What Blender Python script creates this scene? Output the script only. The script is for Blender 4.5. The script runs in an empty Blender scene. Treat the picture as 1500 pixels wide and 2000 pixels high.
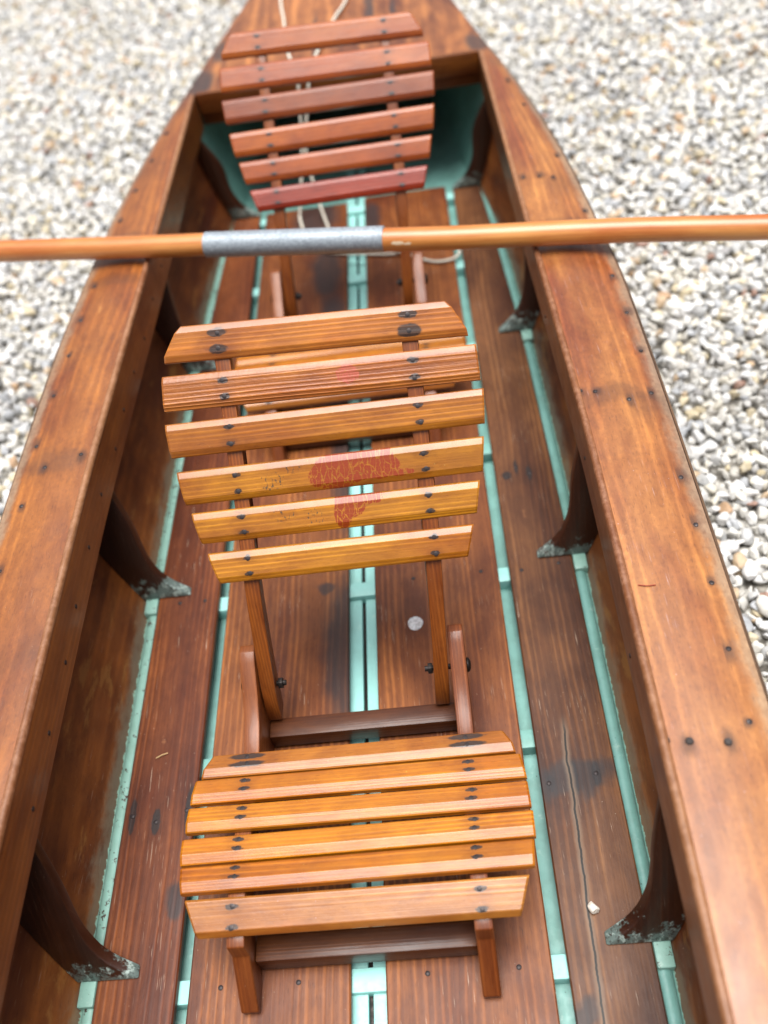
import bpy, bmesh, math, random
from mathutils import Vector, Matrix, noise as mnoise
random.seed(7)
S = bpy.context.scene
COL = S.collection
R = math.radians

# ------------------------------------------------------------------ camera, sky, sun, exposure
cam = bpy.data.cameras.new("camera"); camo = bpy.data.objects.new("camera", cam); COL.objects.link(camo); S.camera = camo
right = Vector((0.99006, -0.02883, -0.13766)); up = Vector((0.11186, 0.75574, 0.64525)); back = right.cross(up).normalized()
up = back.cross(right).normalized()
m = Matrix((right, up, back)).transposed().to_4x4(); m.translation = Vector((0.146, 0.0, 1.05))
camo.matrix_world = m
cam.sensor_fit = 'VERTICAL'; cam.sensor_height = 36; cam.lens = 32.4; cam.clip_start = .02; cam.clip_end = 500
cam.dof.use_dof = True; cam.dof.focus_distance = .98; cam.dof.aperture_fstop = 2.6

SUN_EL, SUN_AZ = 88, 180           # azimuth from +Y towards +X
w = bpy.data.worlds.new("World"); S.world = w; w.use_nodes = True
nt = w.node_tree; bg = nt.nodes['Background']
sky = nt.nodes.new('ShaderNodeTexSky'); sky.sky_type = 'NISHITA'; sky.sun_disc = False
sky.sun_elevation = R(SUN_EL); sky.sun_rotation = R(SUN_AZ); sky.dust_density = 4; sky.air_density = 1.0; sky.ozone_density = 1
hs = nt.nodes.new('ShaderNodeHueSaturation'); hs.inputs['Saturation'].default_value = .20
nt.links.new(sky.outputs[0], hs.inputs['Color']); nt.links.new(hs.outputs[0], bg.inputs[0])
# overcast: brightness rises towards the zenith
tc = nt.nodes.new('ShaderNodeTexCoord'); sx = nt.nodes.new('ShaderNodeSeparateXYZ'); mr = nt.nodes.new('ShaderNodeMapRange')
mr.inputs['From Min'].default_value = 0; mr.inputs['From Max'].default_value = 1; mr.inputs['To Min'].default_value = .035; mr.inputs['To Max'].default_value = .115
nt.links.new(tc.outputs['Generated'], sx.inputs[0]); nt.links.new(sx.outputs['Z'], mr.inputs['Value']); nt.links.new(mr.outputs[0], bg.inputs[1])
sl = bpy.data.lights.new("sun", 'SUN'); slo = bpy.data.objects.new("sun", sl); COL.objects.link(slo)
sl.energy = 2.7; sl.angle = R(42); sl.color = (1, .975, .94)
d = Vector((math.sin(R(SUN_AZ)) * math.cos(R(SUN_EL)), math.cos(R(SUN_AZ)) * math.cos(R(SUN_EL)), math.sin(R(SUN_EL))))
slo.rotation_euler = d.to_track_quat('Z', 'Y').to_euler(); slo.location = (1, 3, 4)
S.view_settings.view_transform = 'Standard'; S.view_settings.look = 'None'; S.view_settings.gamma = 1
S.view_settings.use_curve_mapping = False; S.view_settings.exposure = .88
S.render.engine = 'CYCLES'

# ------------------------------------------------------------------ object helpers
def tag(o, label=None, cat=None, group=None, kind=None):
    if label: o['label'] = label
    if cat: o['category'] = cat
    if group: o['group'] = group
    if kind: o['kind'] = kind
    return o
def link(name, me, parent=None, loc=None):
    o = bpy.data.objects.new(name, me); COL.objects.link(o)
    if parent: o.parent = parent
    if loc is not None: o.location = loc
    return o
def empty(name, loc=(0, 0, 0)):
    o = bpy.data.objects.new(name, None); COL.objects.link(o); o.location = loc; o.empty_display_size = .05
    return o
def mesh(name, verts, faces, uvs=None, mats=(), smooth=True, fm=None, sharp=35):
    """uvs: one (u, v) in metres per vertex, or per face a list of (u, v)"""
    me = bpy.data.meshes.new(name); me.from_pydata([tuple(v) for v in verts], [], faces)
    if uvs:
        ul = me.uv_layers.new(name='UVMap').data
        pf = isinstance(uvs[0], list)
        for p in me.polygons:
            for k, li in enumerate(p.loop_indices):
                ul[li].uv = uvs[p.index][k] if pf else uvs[me.loops[li].vertex_index]
    for mt in mats: me.materials.append(mt)
    if fm:
        for p, i in zip(me.polygons, fm): p.material_index = i
    me.validate(); me.update()
    if smooth:
        me.shade_smooth(); me.set_sharp_from_angle(angle=R(sharp))
    return me
def boxuv(me, axis=1):
    """metric box mapping with the grain (u) along `axis`"""
    ul = me.uv_layers.get('UVMap') or me.uv_layers.new(name='UVMap')
    for p in me.polygons:
        n = p.normal; o = [i for i in range(3) if i != axis]
        a = o[1] if abs(n[o[0]]) > abs(n[o[1]]) else o[0]
        for li in p.loop_indices:
            c = me.vertices[me.loops[li].vertex_index].co
            ul.data[li].uv = (c[axis], c[a] + .7 * c[o[0]] + (.31 if a == o[1] else 0))
def bevelled(name, bm, mat, w_=.0015, axis=1, seg=2):
    bmesh.ops.recalc_face_normals(bm, faces=bm.faces)
    es = [e for e in bm.edges if len(e.link_faces) == 2 and e.calc_face_angle(0) > R(30)]
    bmesh.ops.bevel(bm, geom=es, offset=w_, segments=seg, affect='EDGES', profile=.5, clamp_overlap=True)
    me = bpy.data.meshes.new(name); bm.to_mesh(me); bm.free(); me.materials.append(mat); boxuv(me, axis)
    me.shade_smooth(); me.set_sharp_from_angle(angle=R(40)); return me
def box_bm(x0, x1, y0, y1, z0, z1, cuts=0):
    bm = bmesh.new(); bmesh.ops.create_cube(bm, size=1)
    for v in bm.verts: v.co = ((x0 + x1) / 2 + v.co.x * (x1 - x0), (y0 + y1) / 2 + v.co.y * (y1 - y0), (z0 + z1) / 2 + v.co.z * (z1 - z0))
    return bm
def prism_bm(poly, x0, x1):
    """(y, z) outline pushed out along x"""
    bm = bmesh.new()
    a = [bm.verts.new((x0, y, z)) for y, z in poly]; b = [bm.verts.new((x1, y, z)) for y, z in poly]
    bm.faces.new(a); bm.faces.new(b[::-1]); n = len(poly)
    for i in range(n): bm.faces.new((a[i], b[i], b[(i + 1) % n], a[(i + 1) % n]))
    return bm
def interp(tab):
    """smooth monotone curve through (x, y) points"""
    xs = [p[0] for p in tab]; ys = [p[1] for p in tab]; n = len(xs)
    dl = [(ys[i + 1] - ys[i]) / (xs[i + 1] - xs[i]) for i in range(n - 1)]
    mm = [dl[0]] + [0 if dl[i - 1] * dl[i] <= 0 else 2 * dl[i - 1] * dl[i] / (dl[i - 1] + dl[i]) for i in range(1, n - 1)] + [dl[-1]]
    def f(x):
        if x <= xs[0]: return ys[0]
        if x >= xs[-1]: return ys[-1]
        i = max(k for k in range(n - 1) if xs[k] <= x); h = xs[i + 1] - xs[i]; t = (x - xs[i]) / h
        return ((2 * t**3 - 3 * t**2 + 1) * ys[i] + (t**3 - 2 * t**2 + t) * h * mm[i] + (-2 * t**3 + 3 * t**2) * ys[i + 1] + (t**3 - t**2) * h * mm[i + 1])
    return f
def loft(name, secs, mats, closed=False, caps=False, uvs=None, parent=None, fm=None, smooth=True, sharp=35, flip=False):
    """secs: list of stations, each a list of points; uvs the same shape"""
    n = len(secs[0]); V = [p for s in secs for p in s]; F = []; FM = []
    for i in range(len(secs) - 1):
        for j in range(n if closed else n - 1):
            k = (j + 1) % n
            f = (i * n + j, i * n + k, (i + 1) * n + k, (i + 1) * n + j)
            F.append(f[::-1] if flip else f); FM.append(fm(i, j) if fm else 0)
    FU = None
    if uvs is not None:
        FU = []
        for i in range(len(secs) - 1):
            for j in range(n if closed else n - 1):
                k = j + 1
                q = [uvs[i][j], uvs[i][k], uvs[i + 1][k], uvs[i + 1][j]]
                FU.append(q[::-1] if flip else q)
    if caps:
        a = tuple(range(n)); b = tuple(range((len(secs) - 1) * n, len(secs) * n))
        for fc in (a[::-1] if not flip else a, b if not flip else b[::-1]):
            F.append(fc); FM.append(0)
            if FU is not None:
                FU.append([(V[i][1], V[i][0] + V[i][2]) for i in fc])
    me = mesh(name, V, F, FU, mats, smooth, FM, sharp)
    return link(name, me, parent) if parent is not False else me
def tube(name, pts, r, mat, parent=None, seg=10, radii=None):
    pts = [Vector(p) for p in pts]; secs = []; uvs = []; L = 0; prev = None
    for i, p in enumerate(pts):
        t = (pts[min(i + 1, len(pts) - 1)] - pts[max(i - 1, 0)]).normalized()
        if prev is None:
            a = t.orthogonal().normalized()
        else: a = (prev - t * prev.dot(t)).normalized()
        prev = a; b = t.cross(a)
        if i: L += (p - pts[i - 1]).length
        rr = radii[i] if radii else r
        secs.append([p + a * math.cos(2 * math.pi * k / seg) * rr + b * math.sin(2 * math.pi * k / seg) * rr for k in range(seg)])
        uvs.append([(L, 2 * math.pi * rr * k / seg) for k in range(seg + 1)])
    return loft(name, secs, [mat], closed=True, caps=True, uvs=uvs, parent=parent)
def catmull(pts, n=8):
    P = [Vector(p) for p in pts]; P = [P[0] * 2 - P[1]] + P + [P[-1] * 2 - P[-2]]; out = []
    for i in range(1, len(P) - 2):
        for k in range(n):
            t = k / n; a, b, c, e = P[i - 1:i + 3]
            out.append(.5 * (2 * b + (c - a) * t + (2 * a - 5 * b + 4 * c - e) * t * t + (3 * b - a - 3 * c + e) * t**3))
    out.append(P[-2]); return out

# ------------------------------------------------------------------ material helpers
def srgb(h, k=1.0):
    v = [int(h[i:i + 2], 16) / 255 for i in (0, 2, 4)]
    return tuple((c / 12.92 if c <= .04045 else ((c + .055) / 1.055)**2.4) * k for c in v) + (1,)
class NT:
    def __init__(s, name):
        s.m = bpy.data.materials.new(name); s.m.use_nodes = True; s.t = s.m.node_tree
        s.p = s.t.nodes['Principled BSDF']; s.out = s.t.nodes['Material Output']
        s.uv = s.n('ShaderNodeUVMap').outputs[0]; s.oi = s.n('ShaderNodeObjectInfo'); s.tc = s.n('ShaderNodeTexCoord')
    def n(s, t): return s.t.nodes.new(t)
    def set(s, sock, v):
        if isinstance(v, bpy.types.NodeSocket): s.t.links.new(v, sock)
        else: sock.default_value = v
    def math(s, op, a, b=0.0, c=None, clamp=False):
        x = s.n('ShaderNodeMath'); x.operation = op; x.use_clamp = clamp; s.set(x.inputs[0], a); s.set(x.inputs[1], b)
        if c is not None: s.set(x.inputs[2], c)
        return x.outputs[0]
    def vm(s, op, a, b):
        x = s.n('ShaderNodeVectorMath'); x.operation = op; s.set(x.inputs[0], a)
        s.set(x.inputs[1], b); return x.outputs['Value'] if op in ('LENGTH', 'DISTANCE') else x.outputs[0]
    def scale(s, v, sc): return s.vm('MULTIPLY', v, sc)
    def noise(s, v, sc, det=4, rough=.55, dist=0.0):
        x = s.n('ShaderNodeTexNoise'); s.set(x.inputs['Vector'], v); x.inputs['Scale'].default_value = sc
        x.inputs['Detail'].default_value = det; x.inputs['Roughness'].default_value = rough; x.inputs['Distortion'].default_value = dist
        return x.outputs[0]
    def ramp(s, v, a, b, lo=0.0, hi=1.0, smooth=True):
        x = s.n('ShaderNodeMapRange'); x.interpolation_type = 'SMOOTHSTEP' if smooth else 'LINEAR'
        s.set(x.inputs['Value'], v)
        for k, q in (('From Min', a), ('From Max', b), ('To Min', lo), ('To Max', hi)): s.set(x.inputs[k], q)
        return x.outputs[0]
    def mix(s, f, a, b, mode='MIX'):
        x = s.n('ShaderNodeMix'); x.data_type = 'RGBA'; x.blend_type = mode; s.set(x.inputs[0], f); s.set(x.inputs[6], a); s.set(x.inputs[7], b)
        return x.outputs[2]
    def sep(s, v):
        x = s.n('ShaderNodeSeparateXYZ'); s.set(x.inputs[0], v); return x.outputs
    def comb(s, a, b, c=0.0):
        x = s.n('ShaderNodeCombineXYZ'); s.set(x.inputs[0], a); s.set(x.inputs[1], b); s.set(x.inputs[2], c); return x.outputs[0]
    def bump(s, h, st, dist, prev=None):
        x = s.n('ShaderNodeBump'); x.inputs['Strength'].default_value = st; x.inputs['Distance'].default_value = dist
        s.set(x.inputs['Height'], h)
        if prev is not None: s.set(x.inputs['Normal'], prev)
        return x.outputs[0]
    def spots(s, uv, lst, warp=0.0, wsc=150, wv=1.0):
        """soft ellipses (u, v, ru, rv) -> 0..1, edge broken by noise"""
        if warp:
            nz = s.n('ShaderNodeTexNoise'); s.set(nz.inputs['Vector'], s.vm('ADD', uv, s.scale(s.comb(s.oi.outputs['Random'], s.oi.outputs['Random']), (11, 7, 0)))); nz.inputs['Scale'].default_value = wsc; nz.inputs['Detail'].default_value = 3
            uv = s.vm('ADD', uv, s.scale(s.vm('SUBTRACT', nz.outputs['Color'], (.5, .5, .5)), (warp, warp * wv, 0)))
        acc = None
        for (u, v, ru, rv) in lst:
            dd = s.vm('LENGTH', s.scale(s.vm('SUBTRACT', uv, (u, v, 0)), (1 / ru, 1 / rv, 0)), (0, 0, 0))
            acc = dd if acc is None else s.math('MINIMUM', acc, dd)
        return acc           # normalised distance: < 1 inside

def wood(name, dark, mid, light, lines=140, line_amt=.35, mott=9, mott_amt=.5, wear=.0, wearcol=None, rough=.38, coat=.5, coat_rough=.18,
         bump=.25, nails=None, nailr=(.011, .0045), stains=None, extra=None, warpg=.012, scratch=.3, pores=.6, fold=None, boards=None, spec=.5, bdist=.0006, cloud=.45, tone=.70, coat_ior=1.5):
    s = NT(name); uv0 = s.uv
    off = s.scale(s.comb(s.oi.outputs['Random'], s.math('MULTIPLY', s.oi.outputs['Random'], 7.3)), (9, 5, 0))
    uv = s.vm('ADD', uv0, off)
    X = s.sep(uv)
    # long gentle wander of the grain
    wob = s.noise(s.scale(uv, (2.2, 9, 1)), 1, 3, .5)
    v2 = s.math('ADD', X[1], s.math('MULTIPLY', s.math('SUBTRACT', wob, .5), warpg * 2))
    g1 = s.noise(s.comb(s.math('MULTIPLY', X[0], 3.0), s.math('MULTIPLY', v2, lines * 2.6)), 1, 5, .62)       # fibres
    ring = s.math('SINE', s.math('MULTIPLY', s.math('ADD', v2, s.math('MULTIPLY', s.noise(s.scale(uv, (1.1, 26, 1)), 1, 2), .014)), lines * 6.283))
    ring = s.math('POWER', s.math('MULTIPLY_ADD', ring, .5, .5), 2.2)
    ringm = s.ramp(s.noise(s.scale(uv, (1.5, 30, 1)), 1, 2), .35, .65)
    grain = s.math('ADD', s.math('MULTIPLY', g1, .62), s.math('MULTIPLY', s.math('MULTIPLY', ring, ringm), .38))
    big = s.noise(s.scale(uv, (mott * .35, mott, 1)), 1, 5, .6, .4)
    big2 = s.noise(s.scale(uv, (1.6, 3.2, 1)), 1, 3, .5)
    f1 = s.ramp(s.math('ADD', s.math('MULTIPLY', big, .6), s.math('MULTIPLY', big2, .4)), .5 - .13, .5 + .13)
    c = s.mix(f1, dark, light)
    c = s.mix(s.math('SUBTRACT', 1, mott_amt), c, mid)
    c = s.mix(s.ramp(grain, .62, .25, 0, line_amt), c, s.mix(1.0, c, (.42, .30, .24, 1), 'MULTIPLY'))
    c = s.mix(s.ramp(grain, .45, .8, 0, line_amt * .5), c, s.mix(1.0, c, (1.35, 1.3, 1.15, 1), 'MULTIPLY'))
    md = s.noise(s.scale(uv, (.45, 1, 1)), 48, 7, .68, .5)
    c = s.mix(s.ramp(md, .42, .68, 0, cloud), c, s.mix(1.0, c, (.52, .40, .34, 1), 'MULTIPLY'))
    c = s.mix(s.ramp(md, .48, .30, 0, cloud * .6), c, s.mix(1.0, c, (1.45, 1.40, 1.25, 1), 'MULTIPLY'))
    if pores:
        pr = s.noise(s.comb(s.math('MULTIPLY', X[0], 70), s.math('MULTIPLY', X[1], 620)), 1, 2, .6)
        c = s.mix(s.ramp(pr, .60, .72, 0, pores), c, s.mix(1.0, c, (.35, .25, .2, 1), 'MULTIPLY'))
    wmask = None
    if wear:
        wn = s.noise(s.scale(uv, (12, 45, 1)), 1, 8, .72, .3); wb = s.noise(uv, 5, 2)
        wmask = s.ramp(s.math('ADD', s.math('MULTIPLY', wn, .7), s.math('MULTIPLY', wb, .3)), .66 - .14 * wear, .70 - .10 * wear)
        c = s.mix(s.math('MULTIPLY', wmask, .6), c, wearcol or light)
    if scratch:
        sn = s.noise(s.comb(s.math('MULTIPLY', X[0], 22), s.math('MULTIPLY', s.math('ADD', X[1], s.math('MULTIPLY', X[0], .03)), 900)), 1, 2, .6)
        sm = s.math('MULTIPLY', s.ramp(sn, .655, .71), s.ramp(s.noise(uv, 14, 3), .46, .62))
        c = s.mix(s.math('MULTIPLY', sm, scratch), c, (.62, .47, .36, 1))
        # specks of dust and grit
        sp = s.ramp(s.noise(uv, 420, 1), .765, .80)
        c = s.mix(s.math('MULTIPLY', sp, .55), c, (.6, .5, .4, 1))
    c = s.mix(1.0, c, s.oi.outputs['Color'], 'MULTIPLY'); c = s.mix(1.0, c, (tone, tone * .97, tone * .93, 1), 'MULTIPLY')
    if nails:
        dn = s.spots(uv0, [(u, v, *(nailr if len(q) == 0 else q)) for (u, v, *q) in nails], .008, 190, .35)
        gs = s.math('MULTIPLY', s.ramp(dn, 1.15, .82), s.ramp(g1, .2, .55, .7, 1.0))
        c = s.mix(s.math('MULTIPLY', gs, .92), c, (.018, .014, .014, 1))
        c = s.mix(s.ramp(dn, 3.2, .8, 0, .28), c, s.mix(1.0, c, (.35, .27, .26, 1), 'MULTIPLY'))
    if stains:
        ds = s.spots(uv0, stains, .07, 26, .3)
        st = s.math('MULTIPLY', s.ramp(ds, 1.3, .55), s.ramp(g1, .2, .6, .6, 1))
        c = s.mix(s.math('MULTIPLY', st, .85), c, (.022, .019, .021, 1))
    rgh = s.math('ADD', rough, s.math('MULTIPLY', s.math('SUBTRACT', s.noise(uv, 30, 4, .6), .5), .35))
    if extra: c, rgh = extra(s, uv0, c, rgh, g1)
    P = s.p
    s.set(P.inputs['Base Color'], c); s.set(P.inputs['Roughness'], rgh)
    P.inputs['Coat Weight'].default_value = coat; P.inputs['Coat Roughness'].default_value = coat_rough; P.inputs['Specular IOR Level'].default_value = spec
    P.inputs['Coat IOR'].default_value = coat_ior
    h = s.math('ADD', s.math('MULTIPLY', grain, 1.2), s.math('MULTIPLY', s.noise(uv, 240, 3, .6), .35))
    nb = s.bump(h, bump, bdist); nb = s.bump(s.noise(s.scale(uv, (.6, 1, 1)), 38, 3, .5), .25, .0012, nb)
    s.set(P.inputs['Normal'], nb)
    cb = s.bump(h, bump * .55, bdist); cb = s.bump(s.noise(s.scale(uv, (.6, 1, 1)), 38, 3, .5), .22, .0012, cb)
    s.set(P.inputs['Coat Normal'], cb)
    return s.m

def paint(name, col, dirt=.4, rough=.45, flake=None):
    s = NT(name); g = s.tc.outputs['Object']
    n1 = s.noise(g, 26, 5, .65); n2 = s.noise(g, 150, 4, .7)
    c = s.mix(s.ramp(n1, .35, .75, 0, dirt), col, s.mix(1.0, col, (.55, .55, .5, 1), 'MULTIPLY'))
    c = s.mix(s.ramp(n2, .68, .73, 0, .8), c, (.03, .035, .03, 1))
    c = s.mix(s.ramp(s.noise(g, 60, 5, .7), .58, .8, 0, .35), c, (.75, .85, .75, 1))
    if flake:
        fl = s.ramp(s.noise(g, 85, 6, .75), flake, flake + .02)
        c = s.mix(fl, c, (.055, .04, .03, 1))
    s.set(s.p.inputs['Base Color'], c); s.set(s.p.inputs['Roughness'], s.ramp(n2, .3, .7, rough - .1, rough + .15))
    s.set(s.p.inputs['Normal'], s.bump(s.math('ADD', n1, s.math('MULTIPLY', n2, .4)), .3, .001))
    return s.m

# ------------------------------------------------------------------ materials
NX = .0995
SLAT = dict(dark=srgb('9e501a'), mid=srgb('c28028'), light=srgb('d8a042'))
def mk_slat(name, nails, **k):
    kw = dict(lines=190, line_amt=.52, mott=14, mott_amt=.5, rough=.44, coat=.55, coat_rough=.24, coat_ior=1.5, spec=.3, bump=.4, tone=.68, warpg=.004, scratch=.12, pores=.45); kw.update(k)
    return wood(name, SLAT['dark'], SLAT['mid'], SLAT['light'], nails=nails, **kw)
def emblem(spots_, colr, thr=.012, black=None):
    def f(s, uv, c, r, g):
        d0 = s.spots(uv, spots_, .006, 120)
        vor = s.n('ShaderNodeTexVoronoi'); vor.feature = 'DISTANCE_TO_EDGE'; vor.inputs['Scale'].default_value = 120
        s.set(vor.inputs['Vector'], s.vm('ADD', s.scale(uv, (1.5, .55, 1)), s.scale(s.comb(s.noise(uv, 160, 3), s.noise(uv, 170, 3)), (.008, .008, 0))))
        vor2 = s.n('ShaderNodeTexVoronoi'); vor2.feature = 'DISTANCE_TO_EDGE'; vor2.inputs['Scale'].default_value = 260
        s.set(vor2.inputs['Vector'], uv)
        cr = s.math('MULTIPLY', s.ramp(vor.outputs[0], thr * 2, thr * 5), s.ramp(vor2.outputs[0], .0, .035, .6, 1))
        gone = s.ramp(s.noise(uv, 60, 5, .65), .36, .39)
        mk = s.math('MULTIPLY', s.math('MULTIPLY', s.ramp(d0, 1.04, .97), cr), gone)
        c = s.mix(s.math('MULTIPLY', mk, .95), c, colr)
        if black:
            d1 = s.spots(uv, black, .006, 120)
            mb = s.math('MULTIPLY', s.ramp(d1, 1.1, .9), s.ramp(s.noise(s.scale(uv, (1, .5, 1)), 330, 4, .7), .56, .60))
            c = s.mix(s.math('MULTIPLY', mb, .85), c, (.03, .028, .02, 1))
        return c, s.math('ADD', r, s.math('MULTIPLY', mk, .1))
    return f
bn = [(sx_ * NX, v) for sx_ in (-1, 1) for v in (-.0085, .0085)]
M_back = mk_slat('varnished_pine_back', bn, nailr=(.0050, .0026))
M_back1 = mk_slat('varnished_pine_top', [(-NX, -.0085, .010, .0052), (-NX, .0085, .010, .0046), (NX, -.0085, .013, .0074), (NX, .0085, .010, .0042)], bump=.5)
M_back2 = mk_slat('ridged_pine_back', bn, nailr=(.006, .0036), bump=1.0, bdist=.0011, line_amt=.6, extra=emblem([(.031, .002, .012, .0095)], (.34, .06, .03, 1), .006))
M_back4 = mk_slat('emblem_pine_upper', bn, nailr=(.0050, .0026), extra=emblem([(.006, -.003, .029, .019), (.034, .006, .036, .017), (.052, .001, .022, .014), (.074, -.008, .014, .0035)], (.22, .022, .001, 1), .012, [(-.062, -.002, .014, .010), (-.04, .008, .009, .004)]))
M_back5 = mk_slat('emblem_pine_lower', bn, nailr=(.0050, .0026), extra=emblem([(.008, -.001, .009, .019), (.019, .006, .014, .011), (.034, .012, .018, .006)], (.22, .022, .001, 1), .010, [(-.055, .004, .014, .006), (-.022, .0, .012, .008)]))
SX = .119
sn_ = [(sx_ * SX, v) for sx_ in (-1, 1) for v in (-.0020, .0075)]
M_seat = mk_slat('varnished_pine_seat', sn_, nailr=(.0062, .0023), coat=.5)
M_seat6 = mk_slat('varnished_pine_front_slat', [(a_ * SX, v) for a_ in (-1, 1) for v in (-.009, .009)], nailr=(.0065, .0030))
M_seat1 = mk_slat('stained_pine_seat', [(u, v, .020, .0036) for u, v in sn_], nailr=(.010, .0036))
M_frame = wood('varnished_frame_wood', srgb('6e3414'), srgb('945222'), srgb('b07038'), lines=160, line_amt=.5, mott=18, rough=.5, coat=.25, spec=.3, scratch=.25, bump=.3, warpg=.006)

CD = (srgb('7a3410'), srgb('a3551c'), srgb('c27c34'))
def deck_extra(s, uv, c, r, g):
    # weathered pale rim along the outer edge (v = distance from the coaming, 0.1 at the outer edge)
    v = s.sep(uv)[1]; u = s.sep(uv)[0]
    e = s.math('MULTIPLY', s.ramp(s.math('ADD', v, s.math('MULTIPLY', s.math('SUBTRACT', s.noise(s.scale(uv, (.5, 1, 1)), 45, 5, .7), .5), .03)), .083, .097), 1.0)
    c = s.mix(s.math('MULTIPLY', e, .6), c, s.mix(s.noise(uv, 140, 3), (.10, .07, .05, 1), (.42, .33, .22, 1)))
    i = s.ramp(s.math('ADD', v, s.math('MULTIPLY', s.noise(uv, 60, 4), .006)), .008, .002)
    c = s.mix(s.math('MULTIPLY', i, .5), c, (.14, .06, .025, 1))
    # dark bands near the frames; soft brown patches, two of them by the paddle
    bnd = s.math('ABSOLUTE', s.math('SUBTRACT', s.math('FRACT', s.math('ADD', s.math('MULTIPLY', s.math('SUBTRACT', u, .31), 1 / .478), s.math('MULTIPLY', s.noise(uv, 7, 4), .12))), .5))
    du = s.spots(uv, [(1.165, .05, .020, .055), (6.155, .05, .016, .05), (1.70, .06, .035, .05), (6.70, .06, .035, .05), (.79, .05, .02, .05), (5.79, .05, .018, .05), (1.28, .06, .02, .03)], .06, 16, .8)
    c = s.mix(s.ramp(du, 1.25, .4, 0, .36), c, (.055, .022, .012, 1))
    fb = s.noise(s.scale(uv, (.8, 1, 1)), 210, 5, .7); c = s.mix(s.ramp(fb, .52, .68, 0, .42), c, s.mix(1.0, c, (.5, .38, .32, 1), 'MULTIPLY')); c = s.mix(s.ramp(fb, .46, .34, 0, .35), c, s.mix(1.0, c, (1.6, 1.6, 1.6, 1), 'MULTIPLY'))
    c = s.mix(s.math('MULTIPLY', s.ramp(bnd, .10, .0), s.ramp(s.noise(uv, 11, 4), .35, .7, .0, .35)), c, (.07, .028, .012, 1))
    return c, r
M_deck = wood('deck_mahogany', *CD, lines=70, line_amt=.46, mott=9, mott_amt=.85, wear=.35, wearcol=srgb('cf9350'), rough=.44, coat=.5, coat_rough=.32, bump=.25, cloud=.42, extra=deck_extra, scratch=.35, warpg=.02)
M_bow = wood('bow_deck_mahogany', srgb('5a260e'), srgb('a05a26'), srgb('c8864a'), stains=[(1.80, -.265, .07, .030), (1.93, -.235, .06, .018), (1.79, .270, .05, .022), (2.0, .07, .14, .010), (1.95, .12, .10, .007), (1.9, -.04, .12, .006)], lines=30, line_amt=.65, tone=.88, mott=20, mott_amt=.7, rough=.36, coat=.5, bump=.2, scratch=.2, warpg=.03)
M_coam = wood('coaming_wood', srgb('6d3410'), srgb('8d4f1e'), srgb('a8682a'), lines=90, line_amt=.35, mott=16, mott_amt=.7, rough=.4, coat=.4, bump=.2, scratch=.2)
def lip_extra(s, uv, c, r, g):
    n = s.noise(s.tc.outputs['Object'], 110, 5, .7)
    c = s.mix(s.ramp(n, .40, .66, 0, .3), c, srgb('b08468')); return s.mix(s.ramp(s.noise(s.tc.outputs['Object'], 75, 5, .7), .62, .70, 0, .45), c, (.09, .045, .03, 1)), s.math('ADD', r, .1)
M_lip = wood('worn_coaming_lip', srgb('7c4420'), srgb('9c6238'), srgb('b98a60'), lines=90, line_amt=.3, rough=.45, coat=.2, extra=lip_extra)
def side_extra(s, uv, c, r, g):
    v = s.sep(uv)[1]
    e = s.ramp(s.math('ADD', v, s.math('MULTIPLY', s.math('SUBTRACT', s.noise(uv, 90, 5, .75), .5), .016)), .0015, .0005)
    gr = s.ramp(s.math('ADD', v, s.math('MULTIPLY', s.math('SUBTRACT', s.noise(s.scale(uv, (.4, 1, 1)), 50, 5, .75), .5), .06)), .022, .004)
    c = s.mix(s.math('MULTIPLY', gr, .55), c, (.20, .17, .12, 1))
    return s.mix(e, c, srgb('9dbfae')), r
M_side = wood('worn_side_plank', srgb('5a240c'), srgb('82401a'), srgb('aa662c'), lines=60, line_amt=.4, mott=16, mott_amt=.9, wear=.85, wearcol=srgb('b07c40'), rough=.5, coat=.25, coat_rough=.3, bump=.25, scratch=.5, extra=side_extra)
FL = (srgb('642c10'), srgb('8c4a22'), srgb('b47238'))
FK = dict(lines=120, line_amt=.68, mott=10, mott_amt=.75, wear=.15, wearcol=srgb('a8704a'), rough=.55, coat=.14, coat_rough=.3, spec=.28, bump=.6, scratch=.85, warpg=.012, cloud=.5, tone=.74)
def crack(path):
    def f(s, uv, c, r, g):
        u, v = s.sep(uv)[0], s.sep(uv)[1]
        ctr = s.math('MULTIPLY_ADD', u, path[0], path[1])
        ctr = s.math('ADD', ctr, s.math('MULTIPLY', s.math('SUBTRACT', s.noise(s.scale(uv, (1, .2, 1)), 25, 4, .6), .5), .008))
        dd = s.math('ABSOLUTE', s.math('SUBTRACT', v, ctr))
        along = s.math('MULTIPLY', s.ramp(u, path[2], path[2] + .03), s.ramp(u, path[3], path[3] - .03))
        w2 = s.math('MULTIPLY', s.ramp(dd, .0065, .001), along)
        c = s.mix(s.math('MULTIPLY', w2, .55), c, (.22, .15, .10, 1))
        return s.mix(s.math('MULTIPLY', s.ramp(dd, .0016, .0007), along), c, (.01, .008, .006, 1)), r
    return f
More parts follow.
